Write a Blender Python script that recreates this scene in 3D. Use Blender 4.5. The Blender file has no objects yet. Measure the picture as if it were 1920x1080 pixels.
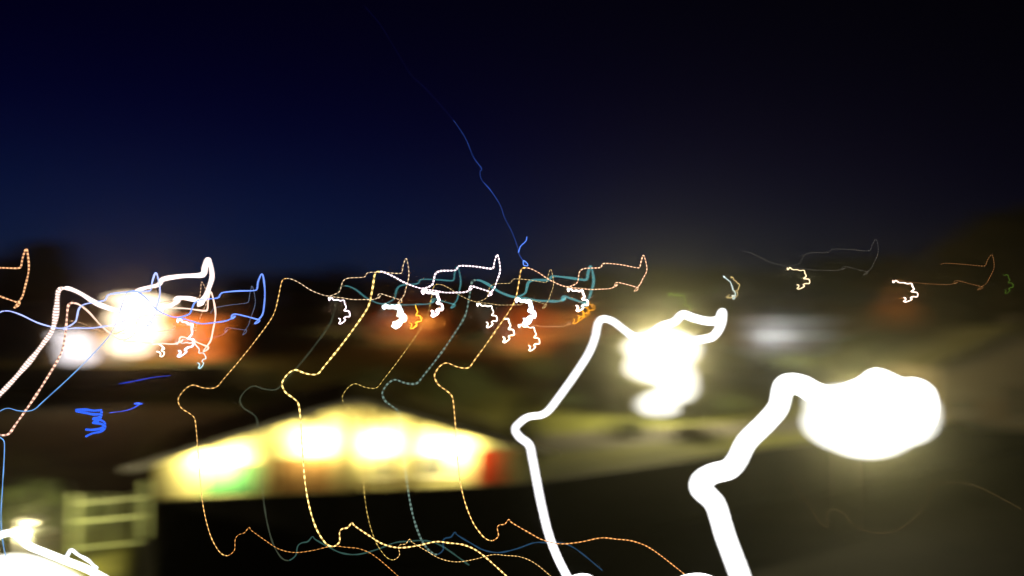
import bpy, bmesh, math, random
import numpy as np
from mathutils import Vector, Matrix

random.seed(7)
rng = np.random.default_rng(11)
R = math.radians
sc = bpy.context.scene
C = sc.collection

# ------------------------------------------------------------------ camera, sky, exposure
FPX = 1507.0                     # focal length in photograph pixels (1920 wide)
CAM_H = 9.0
PITCH = math.atan(70 / FPX)
cd = bpy.data.cameras.new('camera')
cam = bpy.data.objects.new('camera', cd)
C.objects.link(cam)
cd.sensor_width = 36.0
cd.lens = 36.0 * FPX / 1920
cd.clip_end = 3000
cam.location = (0, 0, CAM_H)
cam.rotation_euler = (R(90) + PITCH, 0, 0)
cd.dof.use_dof = True
cd.dof.focus_distance = 16.0
cd.dof.aperture_fstop = 0.085
cd.dof.aperture_ratio = 0.32     # hand-held smear is wider than it is tall
sc.camera = cam

w = bpy.data.worlds.new('World')
sc.world = w
w.use_nodes = True
wn = w.node_tree.nodes
wl = w.node_tree.links
sky = wn.new('ShaderNodeTexSky')
sky.sky_type = 'NISHITA'
sky.sun_disc = False
sky.sun_elevation = R(-6.7)
sky.sun_rotation = R(-27)
sky.air_density = 1.0
sky.dust_density = 0.2
sky.ozone_density = 5.8
wl.new(sky.outputs[0], wn['Background'].inputs[0])
wn['Background'].inputs[1].default_value = 0.15

vs = sc.view_settings
vs.view_transform = 'Standard'
vs.look = 'None'
EXPOSURE = 3.7                   # a long night exposure
E0 = 2.0 ** -EXPOSURE            # lamp strengths below are given as seen at this exposure
vs.exposure = EXPOSURE
vs.gamma = 1.0
vs.use_curve_mapping = False
sc.cycles.max_bounces = 5
sc.cycles.diffuse_bounces = 2
sc.cycles.sample_clamp_indirect = 3.0 * E0
sc.cycles.volume_bounces = 0
sc.cycles.sample_clamp_direct = 0.0

CT, ST = math.cos(PITCH), math.sin(PITCH)


def at(px, py, Y):
    """the point that the lens sees at photograph pixel (px, py), Y metres ahead"""
    a, b = (px - 960) / FPX, (540 - py) / FPX
    k = Y / (CT - b * ST)
    return Vector((a * k, Y, CAM_H + k * (ST + b * CT)))


# ------------------------------------------------------------------ materials
def node_mat(name):
    m = bpy.data.materials.new(name)
    m.use_nodes = True
    return m, m.node_tree.nodes, m.node_tree.links, m.node_tree.nodes['Principled BSDF']


def mat(name, base, rough=0.8, var=0.25, scale=3.0, bump=0.15, metal=0.0, alt=None):
    m, n, l, p = node_mat(name)
    p.inputs['Roughness'].default_value = rough
    p.inputs['Metallic'].default_value = metal
    if rough >= 0.85:             # earth, stone and render have no sheen
        p.inputs['Specular IOR Level'].default_value = 0.05
    tc = n.new('ShaderNodeTexCoord')
    ns = n.new('ShaderNodeTexNoise')
    ns.inputs['Scale'].default_value = scale
    ns.inputs['Detail'].default_value = 6
    l.new(tc.outputs['Object'], ns.inputs['Vector'])
    r = n.new('ShaderNodeValToRGB')
    a = alt if alt else tuple(c * (1 - var) for c in base)
    b = base if alt else tuple(min(1, c * (1 + var)) for c in base)
    r.color_ramp.elements[0].position = 0.35
    r.color_ramp.elements[1].position = 0.65
    r.color_ramp.elements[0].color = (*a, 1)
    r.color_ramp.elements[1].color = (*b, 1)
    l.new(ns.outputs['Fac'], r.inputs['Fac'])
    l.new(r.outputs['Color'], p.inputs['Base Color'])
    if bump:
        bp = n.new('ShaderNodeBump')
        bp.inputs['Strength'].default_value = bump
        ns2 = n.new('ShaderNodeTexNoise')
        ns2.inputs['Scale'].default_value = scale * 9
        ns2.inputs['Detail'].default_value = 4
        l.new(tc.outputs['Object'], ns2.inputs['Vector'])
        l.new(ns2.outputs['Fac'], bp.inputs['Height'])
        l.new(bp.outputs['Normal'], p.inputs['Normal'])
    return m


def glow(name, col, strength, dash=0.0, sampled=False):
    """self-luminous strand; dash > 0: mains flicker, period in metres along the strand"""
    m, n, l, p = node_mat(name)
    faint = strength * max(col) < 1.0 and name.startswith('glow')
    strength *= E0
    n.remove(p)
    e = n.new('ShaderNodeEmission')
    e.inputs[0].default_value = (*col, 1)
    e.inputs[1].default_value = strength
    if dash:
        uv = n.new('ShaderNodeUVMap')
        uv.uv_map = 'run'
        sp = n.new('ShaderNodeSeparateXYZ')
        l.new(uv.outputs[0], sp.inputs[0])
        mu = n.new('ShaderNodeMath'); mu.operation = 'MULTIPLY'
        mu.inputs[1].default_value = 2 * math.pi / dash
        l.new(sp.outputs[0], mu.inputs[0])
        si = n.new('ShaderNodeMath'); si.operation = 'SINE'
        l.new(mu.outputs[0], si.inputs[0])
        mr = n.new('ShaderNodeMapRange')
        mr.inputs[1].default_value = -0.7
        mr.inputs[2].default_value = 0.7
        mr.inputs[3].default_value = strength * 0.22
        mr.inputs[4].default_value = strength * 1.25
        l.new(si.outputs[0], mr.inputs[0])
        l.new(mr.outputs[0], e.inputs[1])
    if faint:                     # a strand too faint to hide what is behind it
        tr = n.new('ShaderNodeBsdfTransparent')
        tr.inputs[0].default_value = (0.97, 0.97, 0.97, 1)
        ad = n.new('ShaderNodeAddShader')
        l.new(e.outputs[0], ad.inputs[0])
        l.new(tr.outputs[0], ad.inputs[1])
        l.new(ad.outputs[0], n['Material Output'].inputs[0])
    else:
        l.new(e.outputs[0], n['Material Output'].inputs[0])
    m.cycles.emission_sampling = 'AUTO' if sampled else 'NONE'
    return m


M = dict(
    grass=mat('grass', (0.11, 0.115, 0.03), 0.95, 0.4, 0.35, 0.5, alt=(0.05, 0.055, 0.018)),
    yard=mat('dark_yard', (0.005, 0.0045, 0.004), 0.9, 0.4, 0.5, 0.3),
    road=mat('asphalt', (0.055, 0.053, 0.05), 0.85, 0.25, 1.5, 0.3),
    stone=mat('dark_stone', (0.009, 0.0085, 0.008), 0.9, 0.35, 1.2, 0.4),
    cream=mat('cream_render', (0.55, 0.50, 0.28), 0.85, 0.1, 1.5, 0.15),
    brown=mat('brown_boards', (0.25, 0.13, 0.05), 0.7, 0.25, 2.0, 0.2),
    green=mat('green_paint', (0.05, 0.17, 0.08), 0.5, 0.2, 2.0, 0.1),
    red=mat('red_paint', (0.45, 0.04, 0.012), 0.5, 0.2, 2.0, 0.1),
    redbrown=mat('redbrown_post', (0.20, 0.045, 0.02), 0.6, 0.25, 4.0, 0.1),
    roof=mat('olive_roof_tile', (0.17, 0.155, 0.07), 0.85, 0.3, 1.2, 0.3),
    darkroof=mat('dark_roof_tile', (0.03, 0.026, 0.024), 0.8, 0.3, 1.2, 0.3),
    rustroof=mat('rust_roof_tile', (0.16, 0.06, 0.03), 0.8, 0.3, 1.2, 0.3),
    white=mat('white_paint', (0.75, 0.75, 0.72), 0.6, 0.06, 2.0, 0.05),
    palegreen=mat('pale_green_paint', (0.42, 0.50, 0.22), 0.5, 0.15, 3.0, 0.05),
    tan=mat('tan_render', (0.33, 0.27, 0.19), 0.9, 0.12, 0.8, 0.2),
    orange=mat('orange_render', (0.50, 0.19, 0.05), 0.9, 0.2, 0.6, 0.15),
    ochre=mat('ochre_render', (0.42, 0.27, 0.10), 0.9, 0.15, 0.6, 0.15),
    grey=mat('grey_render', (0.28, 0.28, 0.27), 0.9, 0.15, 0.6, 0.15),
    pink=mat('pink_render', (0.48, 0.26, 0.2), 0.9, 0.15, 0.6, 0.15),
    metal=mat('galvanised', (0.25, 0.25, 0.25), 0.45, 0.2, 6.0, 0.05, 0.7),
    glass=mat('window_glass', (0.02, 0.022, 0.025), 0.08, 0.1, 1.0, 0.0),
    frame=mat('window_frame_paint', (0.45, 0.42, 0.36), 0.5, 0.1, 3.0, 0.05),
    bark=mat('bark', (0.07, 0.05, 0.03), 0.95, 0.35, 5.0, 0.6),
    leaf=mat('leaf_green', (0.07, 0.10, 0.025), 0.7, 0.4, 0.9, 0.0, alt=(0.035, 0.05, 0.015)),
    leafdark=mat('leaf_dark', (0.035, 0.045, 0.018), 0.75, 0.4, 0.9, 0.0),
    leafbrown=mat('leaf_brown', (0.055, 0.036, 0.014), 0.9, 0.4, 0.9, 0.0, alt=(0.03, 0.022, 0.009)),
    carwhite=mat('car_white', (0.7, 0.7, 0.7), 0.25, 0.03, 1.0, 0.0),
    rubber=mat('rubber', (0.015, 0.015, 0.015), 0.85, 0.2, 6.0, 0.1),
    tail=glow('tail_light_red', (1, 0.04, 0.02), 3.0),
)


# ------------------------------------------------------------------ mesh helpers
def link(name, me, parent=None, material=None):
    o = bpy.data.objects.new(name, me)
    C.objects.link(o)
    if material is not None:
        me.materials.append(material)
    if parent is not None:
        o.parent = parent
    return o


def tag(o, label, cat=None, group=None, kind=None):
    if label:
        o['label'] = label
    if cat:
        o['category'] = cat
    if group:
        o['group'] = group
    if kind:
        o['kind'] = kind
    return o


def empty(name, loc, rz=0, label=None, cat=None, group=None):
    o = bpy.data.objects.new(name, None)
    C.objects.link(o)
    o.location = loc
    o.rotation_euler = (0, 0, rz)
    o.empty_display_size = 0.2
    return tag(o, label, cat, group)


class MB:
    """collects shapes for ONE mesh"""
    def __init__(s):
        s.v, s.f = [], []

    def add(s, vs_, fs):
        k = len(s.v)
        s.v += [tuple(x) for x in vs_]
        s.f += [tuple(i + k for i in f) for f in fs]
        return s

    def box(s, x0, x1, y0, y1, z0, z1):
        return s.add([(x0, y0, z0), (x1, y0, z0), (x1, y1, z0), (x0, y1, z0), (x0, y0, z1), (x1, y0, z1), (x1, y1, z1), (x0, y1, z1)],
                     [(3, 2, 1, 0), (4, 5, 6, 7), (0, 1, 5, 4), (1, 2, 6, 5), (2, 3, 7, 6), (3, 0, 4, 7)])

    def prism(s, pts, off):
        """closed polygon pts (3d) swept by the vector off"""
        n = len(pts)
        p2 = [tuple(Vector(p) + Vector(off)) for p in pts]
        fs = [tuple(range(n - 1, -1, -1)), tuple(range(n, 2 * n))]
        fs += [(i, (i + 1) % n, n + (i + 1) % n, n + i) for i in range(n)]
        return s.add(list(pts) + p2, fs)

    def tube(s, pts, radii, n=8, cap=True):
        pts = [Vector(p) for p in pts]
        if not hasattr(radii, '__len__'):
            radii = [radii] * len(pts)
        k = len(s.v)
        ref = None
        for i, p in enumerate(pts):
            t = (pts[min(i + 1, len(pts) - 1)] - pts[max(i - 1, 0)])
            t = t.normalized() if t.length > 1e-9 else Vector((0, 0, 1))
            if ref is None:
                ref = Vector((1, 0, 0)) if abs(t.x) < 0.9 else Vector((0, 1, 0))
            u = (ref - t * ref.dot(t)).normalized()
            v = t.cross(u)
            ref = u
            for j in range(n):
                a = 2 * math.pi * j / n
                s.v.append(tuple(p + (u * math.cos(a) + v * math.sin(a)) * radii[i]))
        for i in range(len(pts) - 1):
            for j in range(n):
                s.f.append((k + i * n + j, k + i * n + (j + 1) % n, k + (i + 1) * n + (j + 1) % n, k + (i + 1) * n + j))
        if cap:
            s.f.append(tuple(k + j for j in range(n - 1, -1, -1)))
            e = k + (len(pts) - 1) * n
            s.f.append(tuple(e + j for j in range(n)))
        return s

    def mesh(s, name, smooth=False):
        me = bpy.data.meshes.new(name)
        me.from_pydata(s.v, [], s.f)
        bm = bmesh.new(); bm.from_mesh(me)
        bmesh.ops.recalc_face_normals(bm, faces=bm.faces)
        bm.to_mesh(me); bm.free()
        if smooth:
            me.polygons.foreach_set('use_smooth', [True] * len(me.polygons))
        me.update()
        return me

    def build(s, name, material, parent=None, smooth=False):
        return link(name, s.mesh(name, smooth), parent, material)


def box(name, material, parent, x0, x1, y0, y1, z0, z1):
    return MB().box(x0, x1, y0, y1, z0, z1).build(name, material, parent)


# ------------------------------------------------------------------ terrain
def smooth(a, b, t):
    t = max(0.0, min(1.0, (t - a) / (b - a)))
    return t * t * (3 - 2 * t)


KX, KY = -18.4, 40.2                       # corner of the terrace above the sunken yard


def edge_y(x):
    """line of the retaining wall: depth at x"""
    if x < 0:
        return KY + (44.4 - KY) * (x - KX) / (0 - KX)
    return 44.4 + (82 - 44.4) * x / 52.0


def terrain(x, y):
    z = 4.5 * smooth(78, 118, y)
    if y > 118:
        z += (y - 118) * 0.043
    if y > 330:
        z += (y - 330) * 0.02
    z += 0.25 * math.sin(x * 0.11 + y * 0.07) * smooth(70, 120, y)
    if x < KX * 0.9:
        z -= 0.2 * (1 - smooth(40, 60, y))
    return z


def build_ground():
    slopes = sorted(set([i * 0.04 for i in range(-26, 27)] + [-0.4577, -0.4579]))
    V, F = [], []
    NR = 70
    for s_ in slopes:
        if s_ < -0.4578:
            y0 = 8.0
        else:
            # depth where the ray of this slope meets the wall line
            if s_ <= 0:
                g = (44.4 - KY) / (0 - KX)
                y0 = (KY - g * KX) / (1 - g * s_)
            else:
                g = (82 - 44.4) / 52.0
                y0 = 44.4 / (1 - g * s_) if g * s_ < 0.95 else 800
            y0 = min(y0, 400)
        for j in range(NR):
            y = y0 * (450 / y0) ** (j / (NR - 1))
            x = s_ * y
            V.append((x, y, terrain(x, y)))
    for i in range(len(slopes) - 1):
        for j in range(NR - 1):
            a = i * NR + j
            F.append((a, a + NR, a + NR + 1, a + 1))
    me = bpy.data.meshes.new('ground')
    me.from_pydata(V, [], F)
    me.polygons.foreach_set('use_smooth', [True] * len(me.polygons))
    tag(link('ground', me, None, M['grass']), None, None, None, 'structure')


build_ground()
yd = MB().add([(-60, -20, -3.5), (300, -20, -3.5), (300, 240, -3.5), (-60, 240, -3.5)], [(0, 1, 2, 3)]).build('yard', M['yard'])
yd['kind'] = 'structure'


def wall_strip(mb, line, th, z0, z1):
    for a, b in zip(line[:-1], line[1:]):
        a, b = Vector((*a, 0)), Vector((*b, 0))
        d = (b - a).normalized()
        nrm = Vector((d.y, -d.x, 0)) * th
        q = [a, b, b + nrm, a + nrm]
        mb.prism([(p.x, p.y, z0) for p in q], (0, 0, z1 - z0))


LINE = [(-5.5, 12.0), (KX, KY), (0, 44.4), (52, 82), (150, 152.9)]
rw = empty('retaining_wall', (0, 0, 0), 0, 'long dark retaining wall with a flat coping above the black yard', 'wall')
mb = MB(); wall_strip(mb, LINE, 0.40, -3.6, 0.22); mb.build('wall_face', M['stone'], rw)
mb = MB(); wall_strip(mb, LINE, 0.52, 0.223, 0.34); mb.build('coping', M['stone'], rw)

# road across the terrace under the big lamp, a sheet just above the grass
rd = MB()
NS = 40
for i in range(NS):
    t0, t1 = i / NS, (i + 1) / NS
    q = []
    for t in (t0, t1):
        x = -2 + 92 * t
        for off in (0, 9):
            y = 55 + 38 * t + off + 3 * math.sin(t * 3)
            q.append((x, y, terrain(x, y) + 0.02))
    rd.add([q[0], q[2], q[3], q[1]], [(0, 1, 2, 3)])
tag(rd.build('road', M['road']), None, None, None, 'structure')


# ------------------------------------------------------------------ houses
def facade(mb, W, H, holes, reveal=0.18, apex=None, y=0.0):
    """a front wall in the plane y with real openings; holes = (x0, x1, z0, z1)"""
    xs = sorted(set([0, W] + [h[0] for h in holes] + [h[1] for h in holes]))
    zs = sorted(set([0, H] + [h[2] for h in holes] + [h[3] for h in holes]))
    for i in range(len(xs) - 1):
        for j in range(len(zs) - 1):
            cx, cz = (xs[i] + xs[i + 1]) / 2, (zs[j] + zs[j + 1]) / 2
            if any(h[0] < cx < h[1] and h[2] < cz < h[3] for h in holes):
                continue
            mb.add([(xs[i], y, zs[j]), (xs[i + 1], y, zs[j]), (xs[i + 1], y, zs[j + 1]), (xs[i], y, zs[j + 1])], [(0, 1, 2, 3)])
    for x0, x1, z0, z1 in holes:
        a = [(x0, y, z0), (x1, y, z0), (x1, y, z1), (x0, y, z1)]
        b = [(p[0], y + reveal, p[2]) for p in a]
        mb.add(a + b, [(0, 1, 5, 4), (1, 2, 6, 5), (2, 3, 7, 6), (3, 0, 4, 7)])
    if apex:
        mb.add([(0, y, H), (W, y, H), (apex[0], y, apex[1])], [(0, 1, 2)])


def window(parent, x0, x1, z0, z1, y=0.0, pane=None, bars=(1, 1)):
    wn_ = MB()
    t = 0.07
    yf, yb = y + 0.06, y + 0.14
    wn_.box(x0, x0 + t, yf, yb, z0, z1).box(x1 - t, x1, yf, yb, z0, z1)
    wn_.box(x0 + t, x1 - t, yf, yb, z0, z0 + t).box(x0 + t, x1 - t, yf, yb, z1 - t, z1)
    for k in range(1, bars[0] + 1):
        xm = x0 + (x1 - x0) * k / (bars[0] + 1)
        wn_.box(xm - 0.03, xm + 0.03, yf + 0.01, yb - 0.01, z0 + t, z1 - t)
    o = wn_.build('window', M['frame'], parent)
    box('pane', pane or M['glass'], o, x0 + t * 0.5, x1 - t * 0.5, y + 0.10, y + 0.12, z0 + t * 0.5, z1 - t * 0.5)
    box('sill', M['frame'], o, x0 - 0.1, x1 + 0.1, y - 0.1, y - 0.003, z0 - 0.1, z0 - 0.01)
    return o


def house(name, label, px, Y, W, H, ridge, depth, wallm, roofm, rz=0.0, gable=False, wins=(), door=None, chimney=True, doorm=None, pane=None, group=None, bury=0.6, bands=()):
    c = at(px, 600, Y)
    z = terrain(c.x, Y) - bury
    t = empty(name, (c.x, Y, z), rz, label, 'house', group)
    H += bury; ridge += bury
    holes = [(x0 + W / 2, x1 + W / 2, z0 + bury, z1 + bury) for x0, x1, z0, z1 in wins]
    dh = None
    if door:
        dh = (door[0] + W / 2, door[1] + W / 2, bury, bury + door[2])
    mb = MB()
    facade(mb, W, H, holes + ([dh] if dh else []), apex=(W / 2, ridge) if gable else None)
    mb.v = [(v[0] - W / 2, v[1], v[2]) for v in mb.v]
    hw = W / 2
    mb.add([(-hw, 0, 0), (-hw, depth, 0), (-hw, depth, H), (-hw, 0, H)], [(0, 1, 2, 3)])
    mb.add([(hw, 0, 0), (hw, depth, 0), (hw, depth, H), (hw, 0, H)], [(0, 1, 2, 3)])
    mb.add([(-hw, depth, 0), (hw, depth, 0), (hw, depth, H), (-hw, depth, H)], [(0, 1, 2, 3)])
    if gable:
        mb.add([(-hw, depth, H), (hw, depth, H), (0, depth, ridge)], [(0, 1, 2)])
    else:
        for s_ in (-hw, hw):
            mb.add([(s_, 0, H), (s_, depth, H), (s_, depth / 2, ridge)], [(0, 1, 2)])
    mb.build('wall', wallm, t)
    ov, th = 0.5, 0.18
    if gable:
        k = (ridge - H) / hw
        for s_ in (-1, 1):
            e = hw + ov
            pts = [(0, -ov, ridge + 0.02), (s_ * e, -ov, ridge + 0.02 - k * e), (s_ * e, -ov, ridge + 0.02 - k * e + th), (0, -ov, ridge + 0.02 + th)]
            rf = MB().prism(pts, (0, depth + 2 * ov, 0)).build('roof', roofm, t)
    else:
        k = (ridge - H) / (depth / 2)
        for s_ in (-1, 1):
            e = depth / 2 + ov
            pts = [(-hw - ov, depth / 2, ridge + 0.02), (-hw - ov, depth / 2 + s_ * e, ridge + 0.02 - k * e), (-hw - ov, depth / 2 + s_ * e, ridge + 0.02 - k * e + th), (-hw - ov, depth / 2, ridge + 0.02 + th)]
            rf = MB().prism(pts, (W + 2 * ov, 0, 0)).build('roof', roofm, t)
    if chimney:
        cx = hw * 0.45
        ch = box('chimney', M['tan'], rf, cx - 0.4, cx + 0.4, depth * 0.55, depth * 0.55 + 0.7, ridge - 1.2, ridge + 1.1)
    for i, (x0, x1, z0, z1) in enumerate(wins):
        window(t, x0, x1, z0 + bury, z1 + bury, 0.0, pane if (pane and i % 3 == 0) else None)
    if door:
        d = box('door', doorm or M['brown'], t, door[0] + 0.03, door[1] - 0.03, 0.08, 0.14, bury + 0.02, bury + door[2] - 0.03)
        box('handle', M['metal'], d, door[1] - 0.22, door[1] - 0.12, 0.03, 0.078, bury + 0.95, bury + 1.05)
    for (z0, z1, pr) in bands:
        box('balcony', M['white'], t, -hw - 0.1, hw + 1.5, -pr, -0.004, z0 + bury, z1 + bury)
    return t


# --- the lit bungalow with its broad gable towards the camera
def main_house():
    A = Vector((-18.2, 41.9, 0)); B = Vector((0.4, 46.2, 0))
    rz = math.atan2(B.y - A.y, B.x - A.x)
    W = (B - A).length
    t = empty('bungalow', (A.x, A.y, -0.1), rz, 'cream bungalow with a broad low gable under bright wall lamps', 'house')
    H, AP, AX, D = 2.15, 5.0, W * 0.515, 14.0
    holes = [(2.0, 4.9, 0.15, 1.75), (5.6, 8.9, 0.0, 1.95), (10.8, 12.0, 0.7, 1.9), (13.2, 15.3, 0.7, 1.9), (16.4, 18.3, 0.0, 2.05)]
    mb = MB()
    facade(mb, W, H, holes, 0.2, (AX, AP))
    for x in (0, W):
        mb.add([(x, 0, 0), (x, D, 0), (x, D, H), (x, 0, H)], [(0, 1, 2, 3)])
    mb.add([(0, D, 0), (W, D, 0), (W, D, H), (AX, D, AP), (0, D, H)], [(0, 1, 2, 3, 4)])
    mb.build('wall', M['cream'], t)
    ov, th, fr = 1.35, 0.2, 1.15
    for s_, ex in ((-1, AX), (1, W - AX)):
        k = (AP - H) / ex
        e = ex + ov
        x1 = AX + s_ * e
        z1 = AP + 0.02 - k * e
        rf = MB().prism([(AX, -fr, AP + 0.02), (x1, -fr, z1), (x1, -fr, z1 + th), (AX, -fr, AP + 0.02 + th)], (0, D + 2 * fr, 0)).build('roof', M['roof'], t)
        MB().prism([(AX, -fr - 0.05, AP - 0.05), (x1, -fr - 0.05, z1 - 0.07), (x1, -fr - 0.05, z1 + th + 0.04), (AX, -fr - 0.05, AP + 0.06 + th)], (0, 0.045, 0)).build('barge_board', M['white'], rf)
        # tile courses run as raised battens down the slope
        for j in range(14):
            y = -fr + 0.4 + j * (D + fr) / 14
            MB().prism([(AX, y, AP + 0.024 + th), (x1, y, z1 + th + 0.004), (x1, y, z1 + th + 0.05), (AX, y, AP + 0.07 + th)], (0, 0.12, 0)).build('batten', M['roof'], rf)
    box('chimney', M['tan'], t, AX + 2.2, AX + 3.0, 5, 5.9, 3.5, 6.0)
    # garage leaf, green shutters, red door
    g = box('green_door', M['green'], t, 2.03, 4.87, 0.08, 0.14, 0.17, 1.72)
    for k in range(5):
        x = 2.12 + k * 0.555
        box('panel', M['green'], g, x, x + 0.47, 0.05, 0.078, 0.3, 1.6)
    gd = box('garage_door', M['brown'], t, 5.63, 8.87, 0.08, 0.14, 0.02, 1.92)
    for k in range(6):
        box('board', M['brown'], gd, 5.68, 8.82, 0.045, 0.078, 0.08 + k * 0.305, 0.36 + k * 0.305)
    window(t, 10.8, 12.0, 0.7, 1.9)
    window(t, 13.2, 15.3, 0.7, 1.9, bars=(2, 1))
    rdoor = box('door', M['red'], t, 16.43, 18.27, 0.06, 0.14, 0.02, 2.02)
    rdoor['label'] = 'red door at the right end'
    box('panel', M['red'], rdoor, 16.7, 18.0, 0.03, 0.058, 0.2, 0.9)
    box('panel', M['red'], rdoor, 16.7, 18.0, 0.03, 0.058, 1.05, 1.85)
    box('handle', M['metal'], rdoor, 16.5, 16.6, 0.0, 0.057, 0.95, 1.05)
    # verandah posts
    MB().box(9.6, 10.1, -1.12, -0.86, 0, AP - 0.12).build('post', M['redbrown'], t)
    MB().tube([(12.55, -1.0, 0), (12.55, -1.0, AP - 1.0)], 0.14, 10).build('post', M['redbrown'], t, True)
    # fins added to split the wall lamps' light into separate patches
    for u, hz_ in ((5.25, 2.9), (9.85, 4.6), (12.55, 3.75)):
        box('light_fin', M['brown'], t, u - 0.09, u + 0.09, -0.85, -0.065, 0.0, hz_)
    box('plinth', M['tan'], t, -0.03, W + 0.03, -0.06, -0.003, 0, 0.14)
    return t, rz, W


bung, BRZ, BW = main_house()
BM = Matrix.Translation(bung.location) @ Matrix.Rotation(BRZ, 4, 'Z')


def light(name, parent, loc, col, power, size=0.15, cone=None, rot=(0, 0, 0)):
    ld = bpy.data.lights.new(name, 'SPOT' if cone else 'POINT')
    if cone:                     # a shaded lamp: light leaves only through its opening
        ld.spot_size = R(cone)
        ld.spot_blend = 0.6
    ld.energy = power * E0
    ld.color = col
    ld.shadow_soft_size = size
    o = bpy.data.objects.new(name, ld)
    C.objects.link(o)
    o.parent = parent
    o.location = loc
    o.rotation_euler = rot
    return o


def dome(mb, c, r, z_up=False, n=12, m=5):
    vs_, fs = [], []
    for i in range(m + 1):
        a = math.pi / 2 * i / m
        for j in range(n):
            b = 2 * math.pi * j / n
            vs_.append((c[0] + r * math.cos(a) * math.cos(b), c[1] + r * math.cos(a) * math.sin(b), c[2] + (1 if z_up else -1) * r * math.sin(a)))
    for i in range(m):
        for j in range(n):
            fs.append((i * n + j, i * n + (j + 1) % n, (i + 1) * n + (j + 1) % n, (i + 1) * n + j))
    return mb.add(vs_, fs)


# wall lamps under the verge
LAMPGLASS = {}


def lamp_glass(col):
    if col not in LAMPGLASS:
        LAMPGLASS[col] = glow('lamp_glass', col, 20.0)
    return LAMPGLASS[col]


WARM = (1.0, 0.87, 0.34)
for u, z, pw, lab in ((2.9, 2.15, 2500, 'wall lamp over the green door of the bungalow'),
                      (7.8, 3.1, 1700, 'wall lamp high up beside the red post of the bungalow'),
                      (11.2, 2.9, 1800, 'wall lamp between the two posts of the bungalow'),
                      (14.9, 2.4, 2500, 'wall lamp left of the red door of the bungalow')):
    p = BM @ Vector((u, -0.003, z))
    t = empty('wall_lamp', p, BRZ, lab, 'wall lamp', 'wall lamps on the bungalow')
    MB().box(-0.08, 0.08, -0.03, 0, -0.12, 0.12).build('back_plate', M['metal'], t)
    MB().tube([(0, -0.03, 0), (0, -0.3, 0.06), (0, -0.62, 0.06)], 0.02, 6).build('bracket', M['metal'], t)
    mb = MB(); dome(mb, (0, -0.7, 0.06), 0.14, True); mb.build('shade', M['metal'], t, True)
    mb = MB(); dome(mb, (0, -0.7, 0.05), 0.11, False); mb.build('bulb', lamp_glass(WARM), t, True)
    light('lamp_light', t, (0, -0.85, -0.12), WARM, pw, 0.12, 175, (R(94), 0, 0))


# ------------------------------------------------------------------ street lamps
def street_lamp(px, py, Y, col, power, label, arm=0.8, ground=None, group='street lamps', cone=165, tilt=0, halo_power=0):
    p = at(px, py, Y)
    g = terrain(p.x, p.y) if ground is None else ground
    h = p.z - g
    t = empty('street_lamp', (p.x - arm, p.y, g), 0, label, 'street lamp', group)
    MB().tube([(0, 0, -0.3), (0, 0, 0.5), (0, 0, h * 0.9), (0, 0, h + 0.15)], [0.09, 0.085, 0.06, 0.045], 8).build('pole', M['metal'], t, True)
    MB().tube([(0, 0, h + 0.1), (arm * 0.4, 0, h + 0.28), (arm * 0.75, 0, h + 0.26)], 0.035, 6).build('arm', M['metal'], t, True)
    hd = MB().prism([(arm * 0.6, -0.14, h + 0.17), (arm + 0.35, -0.11, h + 0.15), (arm + 0.35, -0.08, h + 0.27), (arm * 0.6, -0.1, h + 0.33)], (0, 0.26, 0)).build('lamp_head', M['metal'], t)
    mb = MB(); dome(mb, (arm, 0, h + 0.145), 0.12, False); mb.build('lamp_bulb', lamp_glass(col), t, True)
    light('lamp_light', t, (arm, 0, h - 0.25), col, power, 0.2, cone, (R(-tilt), 0, 0))
    if halo_power:                    # added spot aimed at the camera to light a halo in the haze
        d = Vector((0, 0, CAM_H)) - p
        q = d.to_track_quat('-Z', 'Y').to_euler()
        light('halo_spot', t, (arm, -0.35, h + 0.1), (1.0, 0.86, 0.36), halo_power, 0.2, 44, q)
    return t


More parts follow.
